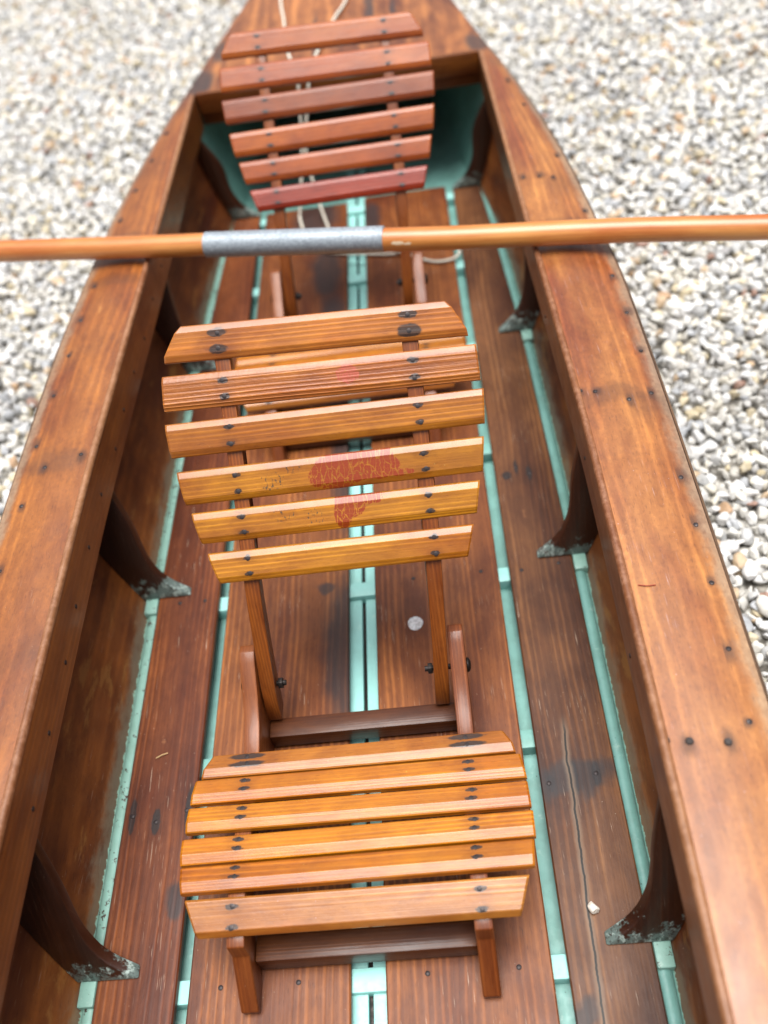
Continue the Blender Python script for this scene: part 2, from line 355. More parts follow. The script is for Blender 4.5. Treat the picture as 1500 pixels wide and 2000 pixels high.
M_flo = {
 'lo': wood('floor_board_outer_left', srgb('5e2a12'), srgb('8a4620'), srgb('a86434'), nails=[(.438, -.271, .022, .004), (.429, -.242, .016, .005), (.44, -.203, .03, .006)], stains=[(.34, -.21, .02, .01)], **FK),
 'li': wood('floor_board_inner_left', *FL, stains=[(.64, -.018, .13, .034), (.735, -.050, .016, .014), (.98, -.020, .16, .026), (1.47, -.055, .10, .030), (1.30, -.045, .10, .030), (1.15, -.03, .12, .03), (1.66, -.08, .08, .05)], **FK),
 'ri': wood('floor_board_inner_right', *FL, stains=[(1.62, .03, .06, .02)], **FK),
 'ro': wood('floor_board_outer_right', srgb('4e2812'), srgb('744628'), srgb('9a6a40'), nails=[(.435, .208, .010, .005), (.442, .259, .014, .005), (.44, .235, .02, .004), (.90, .213, .008, .007), (.90, .245, .014, .004), (.915, .228, .014, .003)],
            stains=[(.44, .235, .022, .055), (.208, .207, .015, .014)], extra=crack((.03, .217, -.1, .52)), **FK)}
M_green = paint('sea_green_paint', srgb('74a59d'), .6)
M_green2 = paint('worn_sea_green_paint', srgb('8ab5a8'), .5, flake=.585)
M_keel = paint('keelson_green_paint', srgb('98d2cc'), .3)
def knee_extra(s, uv, c, r, g):
    z = s.sep(s.tc.outputs['Object'])[2]
    n = s.noise(s.tc.outputs['Object'], 75, 6, .75); n2 = s.noise(s.tc.outputs['Object'], 18, 2)
    mk = s.ramp(s.math('ADD', s.math('MULTIPLY', s.math('SUBTRACT', n, .5), .11), s.math('ADD', z, s.math('MULTIPLY', s.math('SUBTRACT', n2, .5), .06))), .088, .076)
    sp = s.ramp(s.noise(s.tc.outputs['Object'], 260, 6, .75), .55, .60); st = s.ramp(s.noise(s.scale(s.tc.outputs['Object'], (1, 1, .25)), 120, 5, .7), .50, .62)
    pc = s.mix(sp, s.mix(st, (.12, .17, .155, 1), (.40, .50, .46, 1)), (.03, .03, .026, 1))
    return s.mix(s.math('MULTIPLY', mk, .85), c, pc), s.math('ADD', r, s.math('MULTIPLY', mk, .1))
M_knee = wood('dark_frame_wood', srgb('24110a'), srgb('3e1f10'), srgb('5a3018'), lines=90, line_amt=.4, rough=.42, coat=.35, extra=knee_extra, scratch=.3)
M_timber_end = M_green2
def simple(name, col, rough=.5, metal=0.0, nsc=200, var=.4, bump=.2):
    s = NT(name); g = s.tc.outputs['Object']; n = s.noise(g, nsc, 4, .65)
    s.set(s.p.inputs['Base Color'], s.mix(s.ramp(n, .3, .7), col, s.mix(1.0, col, (1 - var,) * 3 + (1,), 'MULTIPLY')))
    s.set(s.p.inputs['Roughness'], s.ramp(n, .3, .7, max(rough - .12, .05), rough + .12)); s.p.inputs['Metallic'].default_value = metal
    s.set(s.p.inputs['Normal'], s.bump(n, bump, .0008)); return s.m
M_nail = simple('dark_iron_nail', (.045, .035, .035, 1), .5, .5)
M_nail2 = simple('grey_nail_head', (.10, .085, .08, 1), .45, .6)
M_iron = simple('rusty_dark_bolt', (.03, .024, .022, 1), .5, .7)
M_hull = wood('hull_outside_wood', srgb('4a2412'), srgb('6e4024'), srgb('8a5a38'), lines=50, rough=.5, coat=.3)
M_rub = wood('weathered_rubbing_strip', srgb('4c3a2c'), srgb('6c5038'), srgb('947456'), lines=120, line_amt=.5, wear=.4, wearcol=srgb('b09a80'), rough=.6, coat=.1)

# ------------------------------------------------------------------ hull lines (half widths over y, metres)
half_out = interp([(-2.05, .012), (-1.6, .118), (-1.2, .215), (-.8, .293), (-.4, .348), (0., .378), (.35, .389), (.75, .391), (1.0, .388), (1.18, .376), (1.34, .363), (1.5, .341), (1.67, .311), (1.8, .281), (2.0, .240), (2.17, .201), (2.6, .112), (3.05, .012)])
half_coam = interp([(-.75, .262), (-.2, .278), (.3, .289), (.7, .291), (.95, .286), (1.2, .279), (1.74, .268)])
half_floor = interp([(-.7, .262), (-.3, .275), (.2, .2815), (.75, .281), (1.0, .278), (1.2, .274), (1.55, .258), (1.72, .247)])
half_chine = lambda y: min(half_floor(y) + .0140, half_out(y) * .80)
DZ = .300; FT = .065
def ys(a, b, st=.04):
    n = max(2, int(round((b - a) / st))); return [a + (b - a) * i / n for i in range(n + 1)]

boat = empty('canoe', (0, .5, 0))
tag(boat, 'long open wooden canoe with orange brown decks and sea green bilge lying on white gravel', 'canoe')
BI = Matrix.Translation((0, -.5, 0))
def own(o, parent=boat):      # keep world coordinates while parented to the canoe empty
    o.parent = parent; o.matrix_parent_inverse = BI if parent is boat else Matrix(); return o

# hull shell: bottom and two sides, outer and inner skins
def skin(y, side, off):
    o = half_out(y) - .004 - off; c = max(min(half_chine(y), o * .98) + (.010 if off == 0 else .002), .004)
    zb = .012 if off == 0 else .034
    zt = DZ - .006
    kb = .0
    pts = [(0, y, zb), (side * c * .55, y, zb + .002), (side * (c - .02 if c > .03 else c * .8), y, zb + .006), (side * c, y, zb + .020)]
    for k in range(1, 8):
        t = k / 7; z = pts[3][2] + (zt - pts[3][2]) * t; bulge = math.sin(t * math.pi) * .012 * min(1, o / .2)
        pts.append((side * (c + (o - c) * t + bulge), y, z))
    return pts
Y0, Y1 = -2.04, 3.04
for side in (-1, 1):
    st = ys(Y0, Y1, .06)
    so = [skin(y, side, 0) for y in st]; uo = [[(y, .0 + .03 * k) for k in range(11)] for y in st]
    own(loft('hull_outer_plank', so, [M_hull], uvs=uo, flip=side > 0))
    # inside skin: brown varnished between the bulkheads, green under the end decks
    st = ys(-.66, 1.73, .05); si = [skin(y, side, .008)[3:] for y in st]
    ui = [[(y, (p[2] - .054)) for p in s_] for y, s_ in zip(st, si)]
    own(loft('side_plank', si, [M_side], uvs=ui, flip=side < 0))
    st = ys(1.73, Y1 - .05, .06); own(loft('bow_inside_plank', [skin(y, side, .008)[3:] for y in st], [M_green], flip=side < 0, uvs=[[(y, .03 * k) for k in range(8)] for y in st]))
st = ys(-1.9, Y1 - .1, .06)
own(loft('bottom_plank', [[(x, y, z) for (x, y, z) in skin(y, -1, .008)[3::-1]] + skin(y, 1, .008)[1:4] for y in st], [M_green], uvs=[[(y, .08 * k) for k in range(7)] for y in st], flip=True))

# side decks, cambered; u runs along the boat, v from coaming (0) to outer edge (0.1)
def deck(side, a, b):
    st = ys(a, b, .03); secs = []; uvs = []
    for y in st:
        i = half_coam(y) + .004; o = half_out(y); s_ = []; u_ = []
        n = 8
        for k in range(n + 1):
            t = k / n; x = i + (o - i) * t
            z = DZ + .0035 * math.sin(math.pi * t) - .006 * t * t + .0008 * math.sin(y * 9 + t * 3 + side)
            s_.append((side * x, y, z)); u_.append((y + (5 if side > 0 else 0), .1 * t))
        uy = u_[0][0]; s_.append((side * (o + .0008), y, DZ - .0085)); u_.append((uy, .102))
        s_.append((side * (o - .001), y, DZ - .0130)); u_.append((uy, .105))
        s_.append((side * i, y, DZ - .0095)); u_.append((uy, .2))
        secs.append(s_); uvs.append(u_ + [u_[0]])
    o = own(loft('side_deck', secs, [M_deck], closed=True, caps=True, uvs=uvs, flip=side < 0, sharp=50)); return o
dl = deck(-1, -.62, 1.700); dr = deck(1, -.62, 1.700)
dr.color = (1.28, 1.52, 2.3, 1); dl.color = (.98, .97, .95, 1)  # right deck tinted paler and pinker: sky sheen put into its colour

# end decks: one wide board each, notched round the cockpit end
def end_deck(name, yin, ytip, yside):
    sg = 1 if ytip > yin else -1; secs = []; uvs = []
    st = ys(min(yin, ytip), max(yin, ytip), .05)
    if sg < 0: st = st[::-1]
    for y in st:
        o = half_out(y); s_ = []; u_ = []
        for k in range(15):
            t = -1 + 2 * k / 14; s_.append((o * t, y, DZ + .012 * (1 - t * t) * min(1, abs(y - yin) / .5 + .2) - .006 * abs(t)**3)); u_.append((y, o * t))
        for k in range(14, -1, -1):
            t = -1 + 2 * k / 14; s_.append((o * t * .995, y, DZ - .012)); u_.append((y, o * t + .5))
        secs.append(s_); uvs.append(u_ + [u_[0]])
    own(loft(name, secs, [M_bow], closed=True, caps=True, uvs=uvs, flip=sg > 0, sharp=50))
    # two short corner pieces reaching back beside the cockpit
    for side in (-1, 1):
        secs = []; a, b = yside, yin
        for k in range(4):
            y = a + (b - a) * k / 3 - sg * .0; i = half_coam(y) + .004; o = half_out(y)
            s_ = [(side * (i + (o - i) * q / 4), y, DZ - .0002 + .0015 * math.sin(math.pi * q / 4) - .006 * (q / 4)**2) for q in range(5)] + [(side * (i + (o - i) * q / 4), y, DZ - .012) for q in range(4, -1, -1)]
            secs.append(s_)
        uvs = [[(p[1], p[0]) for p in s_] + [(s_[0][1], s_[0][0])] for s_ in secs]
        own(loft('deck_corner', secs, [M_bow], closed=True, caps=True, uvs=uvs, flip=(side < 0) == (sg > 0), sharp=50))
end_deck('bow_deck', 1.752, 3.05, 1.7015); end_deck('stern_deck', -.672, -2.05, -.6215)

# coaming boards with a rounded worn lip
for side in (-1, 1):
    st = ys(-.66, 1.735, .03); secs = []; uvs = []
    for y in st:
        i = half_coam(y); w_ = .0075
        pr = [(i, .238), (i - .0006, .262), (i, .3005)]
        pr += [(i + w_, .3005), (i + w_, .238)]
        secs.append([(side * x, y, z) for x, z in pr]); uvs.append([(y, z * 1.2 + x * .3) for x, z in pr] + [(y, .4)])
    own(loft('coaming_board', secs, [M_coam], closed=True, caps=True, uvs=uvs, flip=side > 0))
    secs = []; uvs = []
    for y in st:
        i = half_coam(y); pr = []
        jx = .0003 * mnoise.noise(Vector((y * 14, side * 3, 0))); 
        for k in range(7):
            a = math.pi * k / 6; pr.append((i + .0034 - math.cos(a) * (.0042 + jx), .3010 + math.sin(a) * (.0042 + jx)))
        pr += [(i + .0085, .2995), (i - .0010, .2995)]
        secs.append([(side * x, y, z) for x, z in pr]); uvs.append([(y, .0025 * k) for k in range(len(pr) + 1)])
    own(loft('coaming_lip', secs, [M_lip], closed=True, caps=True, uvs=uvs, flip=side > 0))
    # weathered rubbing strip along the outer edge
    secs = []; uvs = []
    st = ys(-2.0, 3.02, .05)
    for y in st:
        o = half_out(y) + .0012; pr = []
        for k in range(7):
            a = -math.pi / 2 + math.pi * k / 6; pr.append((o + .0045 * math.cos(a), DZ - .016 + .0085 * math.sin(a)))
        secs.append([(side * x, y, z) for x, z in pr]); uvs.append([(y, .003 * k) for k in range(8)])
    own(loft('rubbing_strip', secs, [M_rub], closed=True, caps=True, uvs=uvs, flip=side < 0))
    # green bilge stringer between floor and side
    pts = [(side * (half_floor(y) + .0068), y, .0520) for y in ys(-.6, 1.72, .06)]
    own(tube('bilge_stringer', pts, .0088, M_green2 if side < 0 else M_green, seg=16))
# cross boards at both cockpit ends
for yy in (1.7405, -.6605):
    sg = 1 if yy > 0 else -1
    own(link('coaming_end_board', bevelled('coaming_end_board', box_bm(-.267, .267, yy, yy + sg * .010 + .0, .262, .3015) if sg > 0 else box_bm(-.262, .262, yy - .010, yy, .262, .3015), M_coam, .001, 0)))
    own(link('deck_beam', bevelled('deck_beam', box_bm(-.270, .270, min(yy + sg * .012, yy + sg * .034), max(yy + sg * .012, yy + sg * .034), .236, .286), M_coam, .0015, 0)))

# floor boards
def board(name, mat, xi, xo, a, b, z=FT, th=.009):
    st = ys(a, b, .05); secs = []; uvs = []
    for y in st:
        x0 = xi(y) if callable(xi) else xi; x1 = xo(y) if callable(xo) else xo
        j = .0006 * mnoise.noise(Vector((y * 9, x0 * 30, 1)))
        lo, hi = min(x0, x1), max(x0, x1); pr = [(lo, z - th), (lo + j, z - .0015), (lo + .0015 + j, z)]
        for k in range(1, 6): pr.append((lo + (hi - lo) * k / 6, z + .0008 * mnoise.noise(Vector((y * 5, x0 * 20 + k * .8, 4)))))
        pr += [(hi - .0015 - j, z), (hi - j, z - .0015), (hi, z - th)]
        secs.append([(x, y, zz) for x, zz in pr]); uvs.append([(y, x) for x, zz in pr] + [(y, lo)])
    return own(loft(name, secs, [mat], closed=True, caps=True, uvs=uvs, flip=True, sharp=30))
board('floor_board', M_flo['lo'], -.1965, lambda y: -half_floor(y), -.6, 1.705)
board('floor_board', M_flo['li'], -.0172, -.1832, -.6, 1.690)
board('floor_board', M_flo['ri'], .0182, .1822, -.6, 1.700)
board('floor_board', M_flo['ro'], .1972, lambda y: half_floor(y), -.6, 1.695)
# keelson: two green strips with a dark groove
for x0, x1 in ((-.021, -.0022), (.0028, .021)):
    own(link('keelson_strip', bevelled('keelson_strip', box_bm(x0, x1, -.62, 1.95, .032, .047), M_keel, .001)))
own(link('keelson_groove', bevelled('keelson_groove', box_bm(-.0040, .0040, -.62, 1.95, .032, .0385), M_iron, .0005)))
# floor timbers across the bottom
for y in (-.47, -.23, .005, .250, .495, .733, .968, 1.205, 1.443, 1.68):
    hw = half_chine(y) - .004
    o = own(link('floor_timber', bevelled('floor_timber', box_bm(-hw, hw, y - .011, y + .012, .034, .0555), M_keel if y not in (.495, .968) else M_green, .0015, 0)))

# knees: curved frames from the floor up to the deck
def knee(y, side, tip, th=.0068, lean=.052):
    c = half_chine(y) + .002; o = half_out(y) - .014; hc = half_coam(y)
    top = .292
    def sidex(z):
        t = (z - .054) / (DZ - .006 - .054); return c + (o + .004 - c) * t + math.sin(max(t, 0) * math.pi) * .012 - .001
    inner = catmull([(tip, .0665, 0), (tip + .008, .0725, 0), (tip + .020, .0815, 0), (tip + .034, .098, 0), (tip + .045, .128, 0), (tip + .050, .18, 0), (hc + .009 if hc > tip + .03 else tip + .05, .245, 0), (hc + .016, top, 0)], 4)
    pr = [(p.x, p.y) for p in inner]
    outer = [(max(sidex(z), p) , z) for z, p in ((top, 0), (.25, 0), (.20, 0), (.15, 0), (.10, 0), (.066, 0))]
    outer = [(sidex(z) , z) for z in (top, .25, .20, .15, .10, .0665)]
    n = len(pr); m_ = len(outer)
    # strip between resampled inner and outer curves
    def res(P, k):
        L = [0]
        for a, b in zip(P, P[1:]): L.append(L[-1] + math.dist(a, b))
        out = []
        for i in range(k):
            t = L[-1] * i / (k - 1); j = max(q for q in range(len(P) - 1) if L[q] <= t + 1e-9); f = (t - L[j]) / (L[j + 1] - L[j])
            out.append((P[j][0] + (P[j + 1][0] - P[j][0]) * f, P[j][1] + (P[j + 1][1] - P[j][1]) * f))
        return out
    I = res(pr, 22); O = res(outer[::-1], 22)
    bm = bmesh.new(); V = []
    for yy in (y - th, y + th):
        V.append(([bm.verts.new((side * p[0], yy, p[1])) for p in I], [bm.verts.new((side * p[0], yy, p[1])) for p in O]))
    for k in range(21):
        for a in (0, 1): bm.faces.new((V[a][0][k], V[a][0][k + 1], V[a][1][k + 1], V[a][1][k]))
        bm.faces.new((V[0][0][k], V[1][0][k], V[1][0][k + 1], V[0][0][k + 1])); bm.faces.new((V[0][1][k], V[1][1][k], V[1][1][k + 1], V[0][1][k + 1]))
    for k in (0, 21): bm.faces.new((V[0][0][k], V[1][0][k], V[1][1][k], V[0][1][k]))
    for v_ in bm.verts: v_.co.y += lean * (v_.co.z - .066) / .18
    me = bevelled('knee', bm, M_knee, .0016, 2)
    k_ = own(link('knee', me))
    # green painted heel block filling the corner
    hb = own(link('heel_block', bevelled('heel_block', box_bm(min(side * (half_floor(y) + .0005), side * (half_chine(y) + .004)), max(side * (half_floor(y) + .0005), side * (half_chine(y) + .004)), y - .030, y + .010, .045, .066), M_green2, .002)))
for y, tip in ((-.21, .232), (.270, .2365), (.752, .2355), (1.225, .237), (1.690, .196)):
    for side in (-1, 1): knee(y, side, tip, lean=.085 if y < .5 else .052 if y < 1.5 else .01)
# green corner paint behind the far knees
# nails of decks and coamings
def nail_mesh(r, h=.0012, seg=10, mat=M_nail, name='nail'):
    V = []; F = []
    for (rr, z) in ((r, -.001), (r, h * .5), (r * .75, h)):
        V += [(rr * math.cos(2 * math.pi * k / seg), rr * math.sin(2 * math.pi * k / seg), z) for k in range(seg)]
    for q in range(2): F += [(q * seg + k, q * seg + (k + 1) % seg, (q + 1) * seg + (k + 1) % seg, (q + 1) * seg + k) for k in range(seg)]
    F.append(tuple(2 * seg + k for k in range(seg)))
    return mesh(name, V, F, None, [mat])
def stain_mat():
    s = NT('nail_rust_bloom'); g = s.sep(s.tc.outputs['Generated'])
    cc = s.vm('LENGTH', s.scale(s.vm('SUBTRACT', s.tc.outputs['Generated'], (.5, .5, .5)), (2, 2, 0)), (0, 0, 0))
    nn = s.noise(s.vm('ADD', s.tc.outputs['Object'], s.scale(s.comb(s.oi.outputs['Random'], s.oi.outputs['Random']), (7, 3, 0))), 190, 4, .65)
    a = s.math('MULTIPLY', s.ramp(s.math('ADD', cc, s.math('MULTIPLY', s.math('SUBTRACT', nn, .5), .9)), .95, .10), .42)
    s.set(s.p.inputs['Base Color'], (.04, .03, .032, 1)); s.set(s.p.inputs['Alpha'], a); s.p.inputs['Roughness'].default_value = .5
    return s.m
M_bloom = stain_mat()
bloom_me = mesh('nail_stain', [(math.cos(2 * math.pi * k / 16), math.sin(2 * math.pi * k / 16), 0) for k in range(16)], [tuple(range(16))], None, [M_bloom])
NM = nail_mesh(.0026, .0008); NM2 = nail_mesh(.0036, .0022, 12, M_nail2)
def deckz(x, y):
    i = half_coam(y) + .004; o = half_out(y); t = (abs(x) - i) / (o - i)
    return DZ + .0035 * math.sin(math.pi * t) - .006 * t * t + .0008 * math.sin(y * 9 + t * 3 + (1 if x > 0 else -1))
def dnail(x, y, me=NM, st=1.0, tilt=0):
    z = deckz(x, y)
    n = link('nail', me); own(n); n.location = (x, y, z + .0004); n.rotation_euler = (random.uniform(-.15, .15) + tilt, random.uniform(-.15, .15), random.uniform(0, 6))
    b = link('nail_stain', bloom_me); own(b); b.location = (x + random.uniform(-.002, .002), y + random.uniform(-.004, .004), z + .0008)
    b.scale = (.009 * st * random.uniform(.8, 1.3), .013 * st * random.uniform(.8, 1.4), 1)
for x, y, t in ((.295, .360, 1), (.314, .357, 1), (.345, .353, 1)): dnail(x, y, NM2, 1.0, .25)
for x, y in ((.368, .371), (.370, .444), (.374, .518), (.377, .591), (.378, .657), (.380, .867), (.378, .942), (.375, 1.021), (.366, 1.18), (.350, 1.34), (.322, 1.52), (.306, 1.61), (.37, .29), (.37, .2)):
    dnail(x, y, NM, .8 if random.random() < .5 else 1.2, .2)
for x, y in ((.297, .804), (.313, .799), (.348, .780), (.376, .791), (.292, 1.285), (.315, 1.28), (.335, 1.275)): dnail(x, y)
for x, y in ((-.372, .826), (-.350, .783), (-.308, .799), (-.370, .920), (-.366, 1.001), (-.364, 1.079), (-.358, 1.158), (-.367, .725), (-.355, 1.24), (-.346, 1.33), (-.333, 1.42), (-.318, 1.51), (-.304, 1.6), (-.37, .63), (-.37, .54), (-.37, .45)):
    dnail(x, y)
for side, lst in ((-1, (.368, .446, .529, .598, .681, .763, .847, .915, .992, 1.07, 1.156, 1.24)), (1, (.47, .73, 1.0))):
    for y in lst:
        n = own(link('nail', NM)); i = half_coam(y); n.location = (side * (i - .0006), y, .262 + random.uniform(-.004, .004)); n.rotation_euler = (0, -side * math.pi / 2, 0)
# floor board nails
for x, y in ((-.271, .438), (-.242, .429), (-.207, .44), (.206, .435), (.259, .442), (.213, .897), (.247, .90), (.228, .915), (.213, .73), (.262, .735), (.07, .735), (.16, .735), (-.07, .25), (-.15, .25), (.06, .25), (.15, .25), (-.25, .735), (-.215, .735), (.165, .97), (-.06, .968), (-.15, .968)):
    n = own(link('nail', NM)); n.location = (x, y, FT + .0002)

# ------------------------------------------------------------------ slatted seats
def slat_mesh(name, wd, hb, ht, th=.010, bev=.0075, drop=.0042, mat=None, pw=1.0, bevf=None, dropf=None):
    """slat along x; v = across (front/bottom edge at -wd/2); half lengths hb at the low edge and ht at the high edge"""
    h = wd / 2
    bf = bevf or bev; df = dropf or drop
    pr = [(-h, -th), (-h, -df - .0012), (-h + .0010, -df), (-h + bf - .0006, -.0003), (-h + bf + .0004, 0), (h - bev - .0004, 0), (h - bev + .0006, -.0003), (h - .0010, -drop), (h, -drop - .0012), (h, -th)]
    ns = 14; secs = []; uvs = []
    for i in range(ns + 1):
        e = -1 + 2 * i / ns; inset = 0
        if i in (0, ns): inset = .0012
        if i == 1: e = -1 + .012
        if i == ns - 1: e = 1 - .012
        s_ = []; u_ = []
        for (v, z) in pr:
            q = (v + h) / wd; L = hb + (ht - hb) * q**pw
            x = e * L; zz = z - inset * (1 if z > -th * .9 else -1) * .9
            s_.append((x, v, zz)); u_.append((x, v + (z if z < -.002 else 0)))
        secs.append(s_); uvs.append(u_ + [u_[0]])
    return loft(name, secs, [mat], closed=True, caps=True, uvs=uvs, parent=False, flip=True, sharp=11)
BACK = [  # y, z, width, half length low/high edge, material, colour
 (.762, .468, .0345, .159, .138, M_back1, (1.15, .92, .85), 1.7),
 (.729, .433, .0345, .1665, .165, M_back2, (1.08, .84, .65), 1.0),
 (.695, .400, .0335, .1655, .168, M_back, (.98, .80, .42), 1.0),
 (.662, .362, .0335, .158, .163, M_back4, (1.12, 1.02, .42), 1.0),
 (.633, .329, .0315, .147, .154, M_back5, (1.15, 1.06, .42), 1.0),
 (.602, .297, .0310, .133, .1425, M_back, (1.18, 1.08, .50), 1.0)]
SEAT = [  # y, z, width, half lengths front/back, material, colour, tilt
 (.4515, .1475, .0262, .1690, .157, M_seat1, (1.12, .95, .60), -9, 1.6),
 (.4215, .1515, .0268, .1770, .173, M_seat, (1.28, 1.08, .22), -8, 1.),
 (.3895, .1550, .0268, .1775, .1765, M_seat, (1.32, 1.12, .18), -8, 1.),
 (.3560, .1595, .0268, .1775, .1780, M_seat, (1.32, 1.10, .18), -8, 1.),
 (.3265, .1635, .0262, .1725, .1755, M_seat, (1.18, .98, .25), -11, 1.),
 (.2868, .1605, .0350, .1540, .1660, M_seat6, (1.1, 1.0, 1.2), 20, 1.)]  # front slat: pinkish sky reflection is part of this tint
NB = nail_mesh(.0025, .0004, 10); 
def make_seat(loc):
    root = empty('seat', loc); ox, oy = 0.0, .40
    def at(o, x, y, z): o.parent = root; o.location = (x - ox, y - oy, z); return o
    bx = .0125; sxx = .003
    for i, (y, z, wd, hb, ht, mt, colr, pw) in enumerate(BACK):
        a = BACK[max(i - 1, 0)]; b = BACK[min(i + 1, 5)]
        ang = math.atan2(a[1] - b[1], a[0] - b[0])
        o = link('backrest_slat', slat_mesh('backrest_slat', wd * 1.075, hb, ht, mat=mt, pw=pw, bev=.0068, drop=.0029)); at(o, bx, y, z)
        o.rotation_mode = 'ZYX'; o.rotation_euler = (ang, 0, R((-1.9, -1.2, -.4, 0, .1, .1)[i])); o.color = (*colr, 1)
        for sg in (-1, 1):
            for v in (-.0085, .0085):
                n = link('nail', NB); n.parent = o; n.location = (sg * NX + random.uniform(-.001, .001), v + random.uniform(-.001, .001), 0)
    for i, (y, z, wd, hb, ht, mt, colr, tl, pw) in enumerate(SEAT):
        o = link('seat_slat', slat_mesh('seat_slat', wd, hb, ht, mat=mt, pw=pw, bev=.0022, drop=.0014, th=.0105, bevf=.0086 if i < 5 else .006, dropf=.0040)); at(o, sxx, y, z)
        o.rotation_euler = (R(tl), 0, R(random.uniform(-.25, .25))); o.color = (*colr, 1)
        for sg in (-1, 1):
            for v in (-.0020, .0075) if i < 5 else (-.009, .009):
                n = link('nail', NB); n.parent = o; n.location = (sg * SX + random.uniform(-.0012, .0012), v + random.uniform(-.0006, .0006), 0)
    # side boards: foot, seat rail and raised arm cut from one plank
    prof = [(.224, .0655), (.223, .076), (.262, .122), (.264, .143), (.272, .1455), (.293, .1515), (.315, .1520), (.3265, .1510), (.356, .1475), (.3895, .1430), (.4215, .1395), (.4515, .1352), (.470, .1335), (.500, .1400),
            (.530, .158), (.556, .1775), (.568, .1835), (.578, .1825), (.583, .174), (.580, .163), (.566, .139), (.540, .106), (.512, .0655), (.476, .0655), (.468, .092), (.446, .108), (.39, .117), (.33, .119), (.292, .108), (.262, .075), (.253, .0655)]
    for sg in (-1, 1):
        bm = prism_bm([(y - oy, z) for y, z in prof], sxx + sg * .1185 - .0088, sxx + sg * .1185 + .0088)
        o = link('side_rail', bevelled('side_rail', bm, M_frame, .0016)); o.parent = root; o.location = (0, 0, 0); o.color = (1.0, .92, .9, 1)
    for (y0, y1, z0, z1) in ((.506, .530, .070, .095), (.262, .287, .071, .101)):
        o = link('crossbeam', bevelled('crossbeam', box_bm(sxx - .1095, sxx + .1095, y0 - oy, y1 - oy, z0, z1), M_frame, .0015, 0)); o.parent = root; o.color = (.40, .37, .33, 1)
    # backrest rails, bolted inside the arms
    cen = [(.536, .0985), (.541, .125), (.549, .152), (.566, .195), (.590, .250), (.615, .290), (.646, .322), (.675, .354), (.707, .390), (.741, .424), (.776, .461), (.782, .467)]
    for sg in (-1, 1):
        tk = [.012, .0135, .0135, .0115, .0105, .0095, .0088, .0088, .0088, .0088, .0085, .006]
        fr = []; bk = []
        for i, (y, z) in enumerate(cen):
            a = cen[max(i - 1, 0)]; b = cen[min(i + 1, len(cen) - 1)]; t = Vector((b[0] - a[0], b[1] - a[1])).normalized()
            n_ = Vector((-t.y, t.x)); fr.append((y + n_.x * tk[i], z + n_.y * tk[i])); bk.append((y - n_.x * tk[i], z - n_.y * tk[i]))
        poly = [(y - oy, z) for y, z in fr + bk[::-1]]
        x0 = bx + sg * .0985
        bm = prism_bm(poly, x0 - .0083, x0 + .0083)
        for v_ in bm.verts:
            if v_.co.z < .31: v_.co.x -= .0125 * (.31 - v_.co.z) / .2
        o = link('backrest_rail', bevelled('backrest_rail', bm, M_frame, .0014, 2)); o.parent = root; o.color = (1.05, .92, .60, 1)
        bt = tube('hinge_bolt', [(sg * .080 + sxx, .5465 - oy, .146), (sg * .129 + sxx, .5465 - oy, .146)], .0032, M_iron, parent=root, seg=10)
        hx = bmesh.new(); bmesh.ops.create_cone(hx, cap_ends=True, segments=6, radius1=.0068, radius2=.0068, depth=.005, matrix=Matrix.Translation((sg * .0860 + sxx, .5465 - oy, .146)) @ Matrix.Rotation(math.pi / 2, 4, 'Y'))
        nu = link('nut', bevelled('nut', hx, M_iron, .0005)); nu.parent = bt
        hx = bmesh.new(); bmesh.ops.create_uvsphere(hx, u_segments=12, v_segments=8, radius=.0085, matrix=Matrix.Translation((sg * .1285 + sxx, .5465 - oy, .146)) @ Matrix.Diagonal((.45, 1, 1, 1)))
        bh = link('bolt_head', bevelled('bolt_head', hx, M_iron, .0001)); bh.parent = bt
    return root
def copy_tree(o, parent=None):
    c = o.copy(); COL.objects.link(c); c.parent = parent
    for ch in list(o.children): copy_tree(ch, c)
    return c
seat = make_seat((0, .40, 0))
tag(seat, 'nearer slatted folding seat, golden orange varnish with a flaking red emblem on its backrest', 'seat', 'slatted folding seats in the canoe')
seat2 = copy_tree(seat); seat2.location = (-.004, .40 + .737, 0); seat2.name = 'seat'
tag(seat2, 'farther slatted folding seat, red brown backrest without emblem, in front of the bow deck', 'seat', 'slatted folding seats in the canoe')
k = 0
farcol = [(.95, .55, .28), (.98, .55, .26), (.58, .27, .08), (.90, .48, .06), (.80, .37, .06), (.64, .13, .04)]
bs = sorted([c for c in seat2.children if c.name.startswith('backrest_slat')], key=lambda c: -c.location.z)
M_backfar = mk_slat('varnished_redwood_back', bn, nailr=(.0050, .0026), line_amt=.3)
for c, q in zip(bs, farcol):
    c.color = (*q, 1); c.data = c.data.copy(); c.data.materials[0] = M_backfar
    for ch in c.children: pass

# ------------------------------------------------------------------ paddle laid across the decks
s = NT('paddle_shaft_varnish'); uv = s.uv
g = s.noise(s.scale(uv, (5, 320, 1)), 1, 4, .6); b = s.noise(s.scale(uv, (4, 20, 1)), 1, 4, .6)
c = s.mix(s.ramp(b, .3, .7), srgb('a85a22'), srgb('c98a48')); c = s.mix(s.ramp(g, .6, .3, 0, .4), c, srgb('8a4218'))
dd = s.spots(uv, [(1.152, .034, .010, .0028), (1.166, .035, .006, .002)], .003, 260)
c = s.mix(s.ramp(dd, 1.0, .85), c, srgb('d8c0a0'))
s.set(s.p.inputs['Base Color'], c); s.p.inputs['Roughness'].default_value = .4; s.p.inputs['Coat Weight'].default_value = .4; s.p.inputs['Coat Roughness'].default_value = .25
s.set(s.p.inputs['Normal'], s.bump(s.math('ADD', g, b), .25, .0008)); M_shaft = s.m
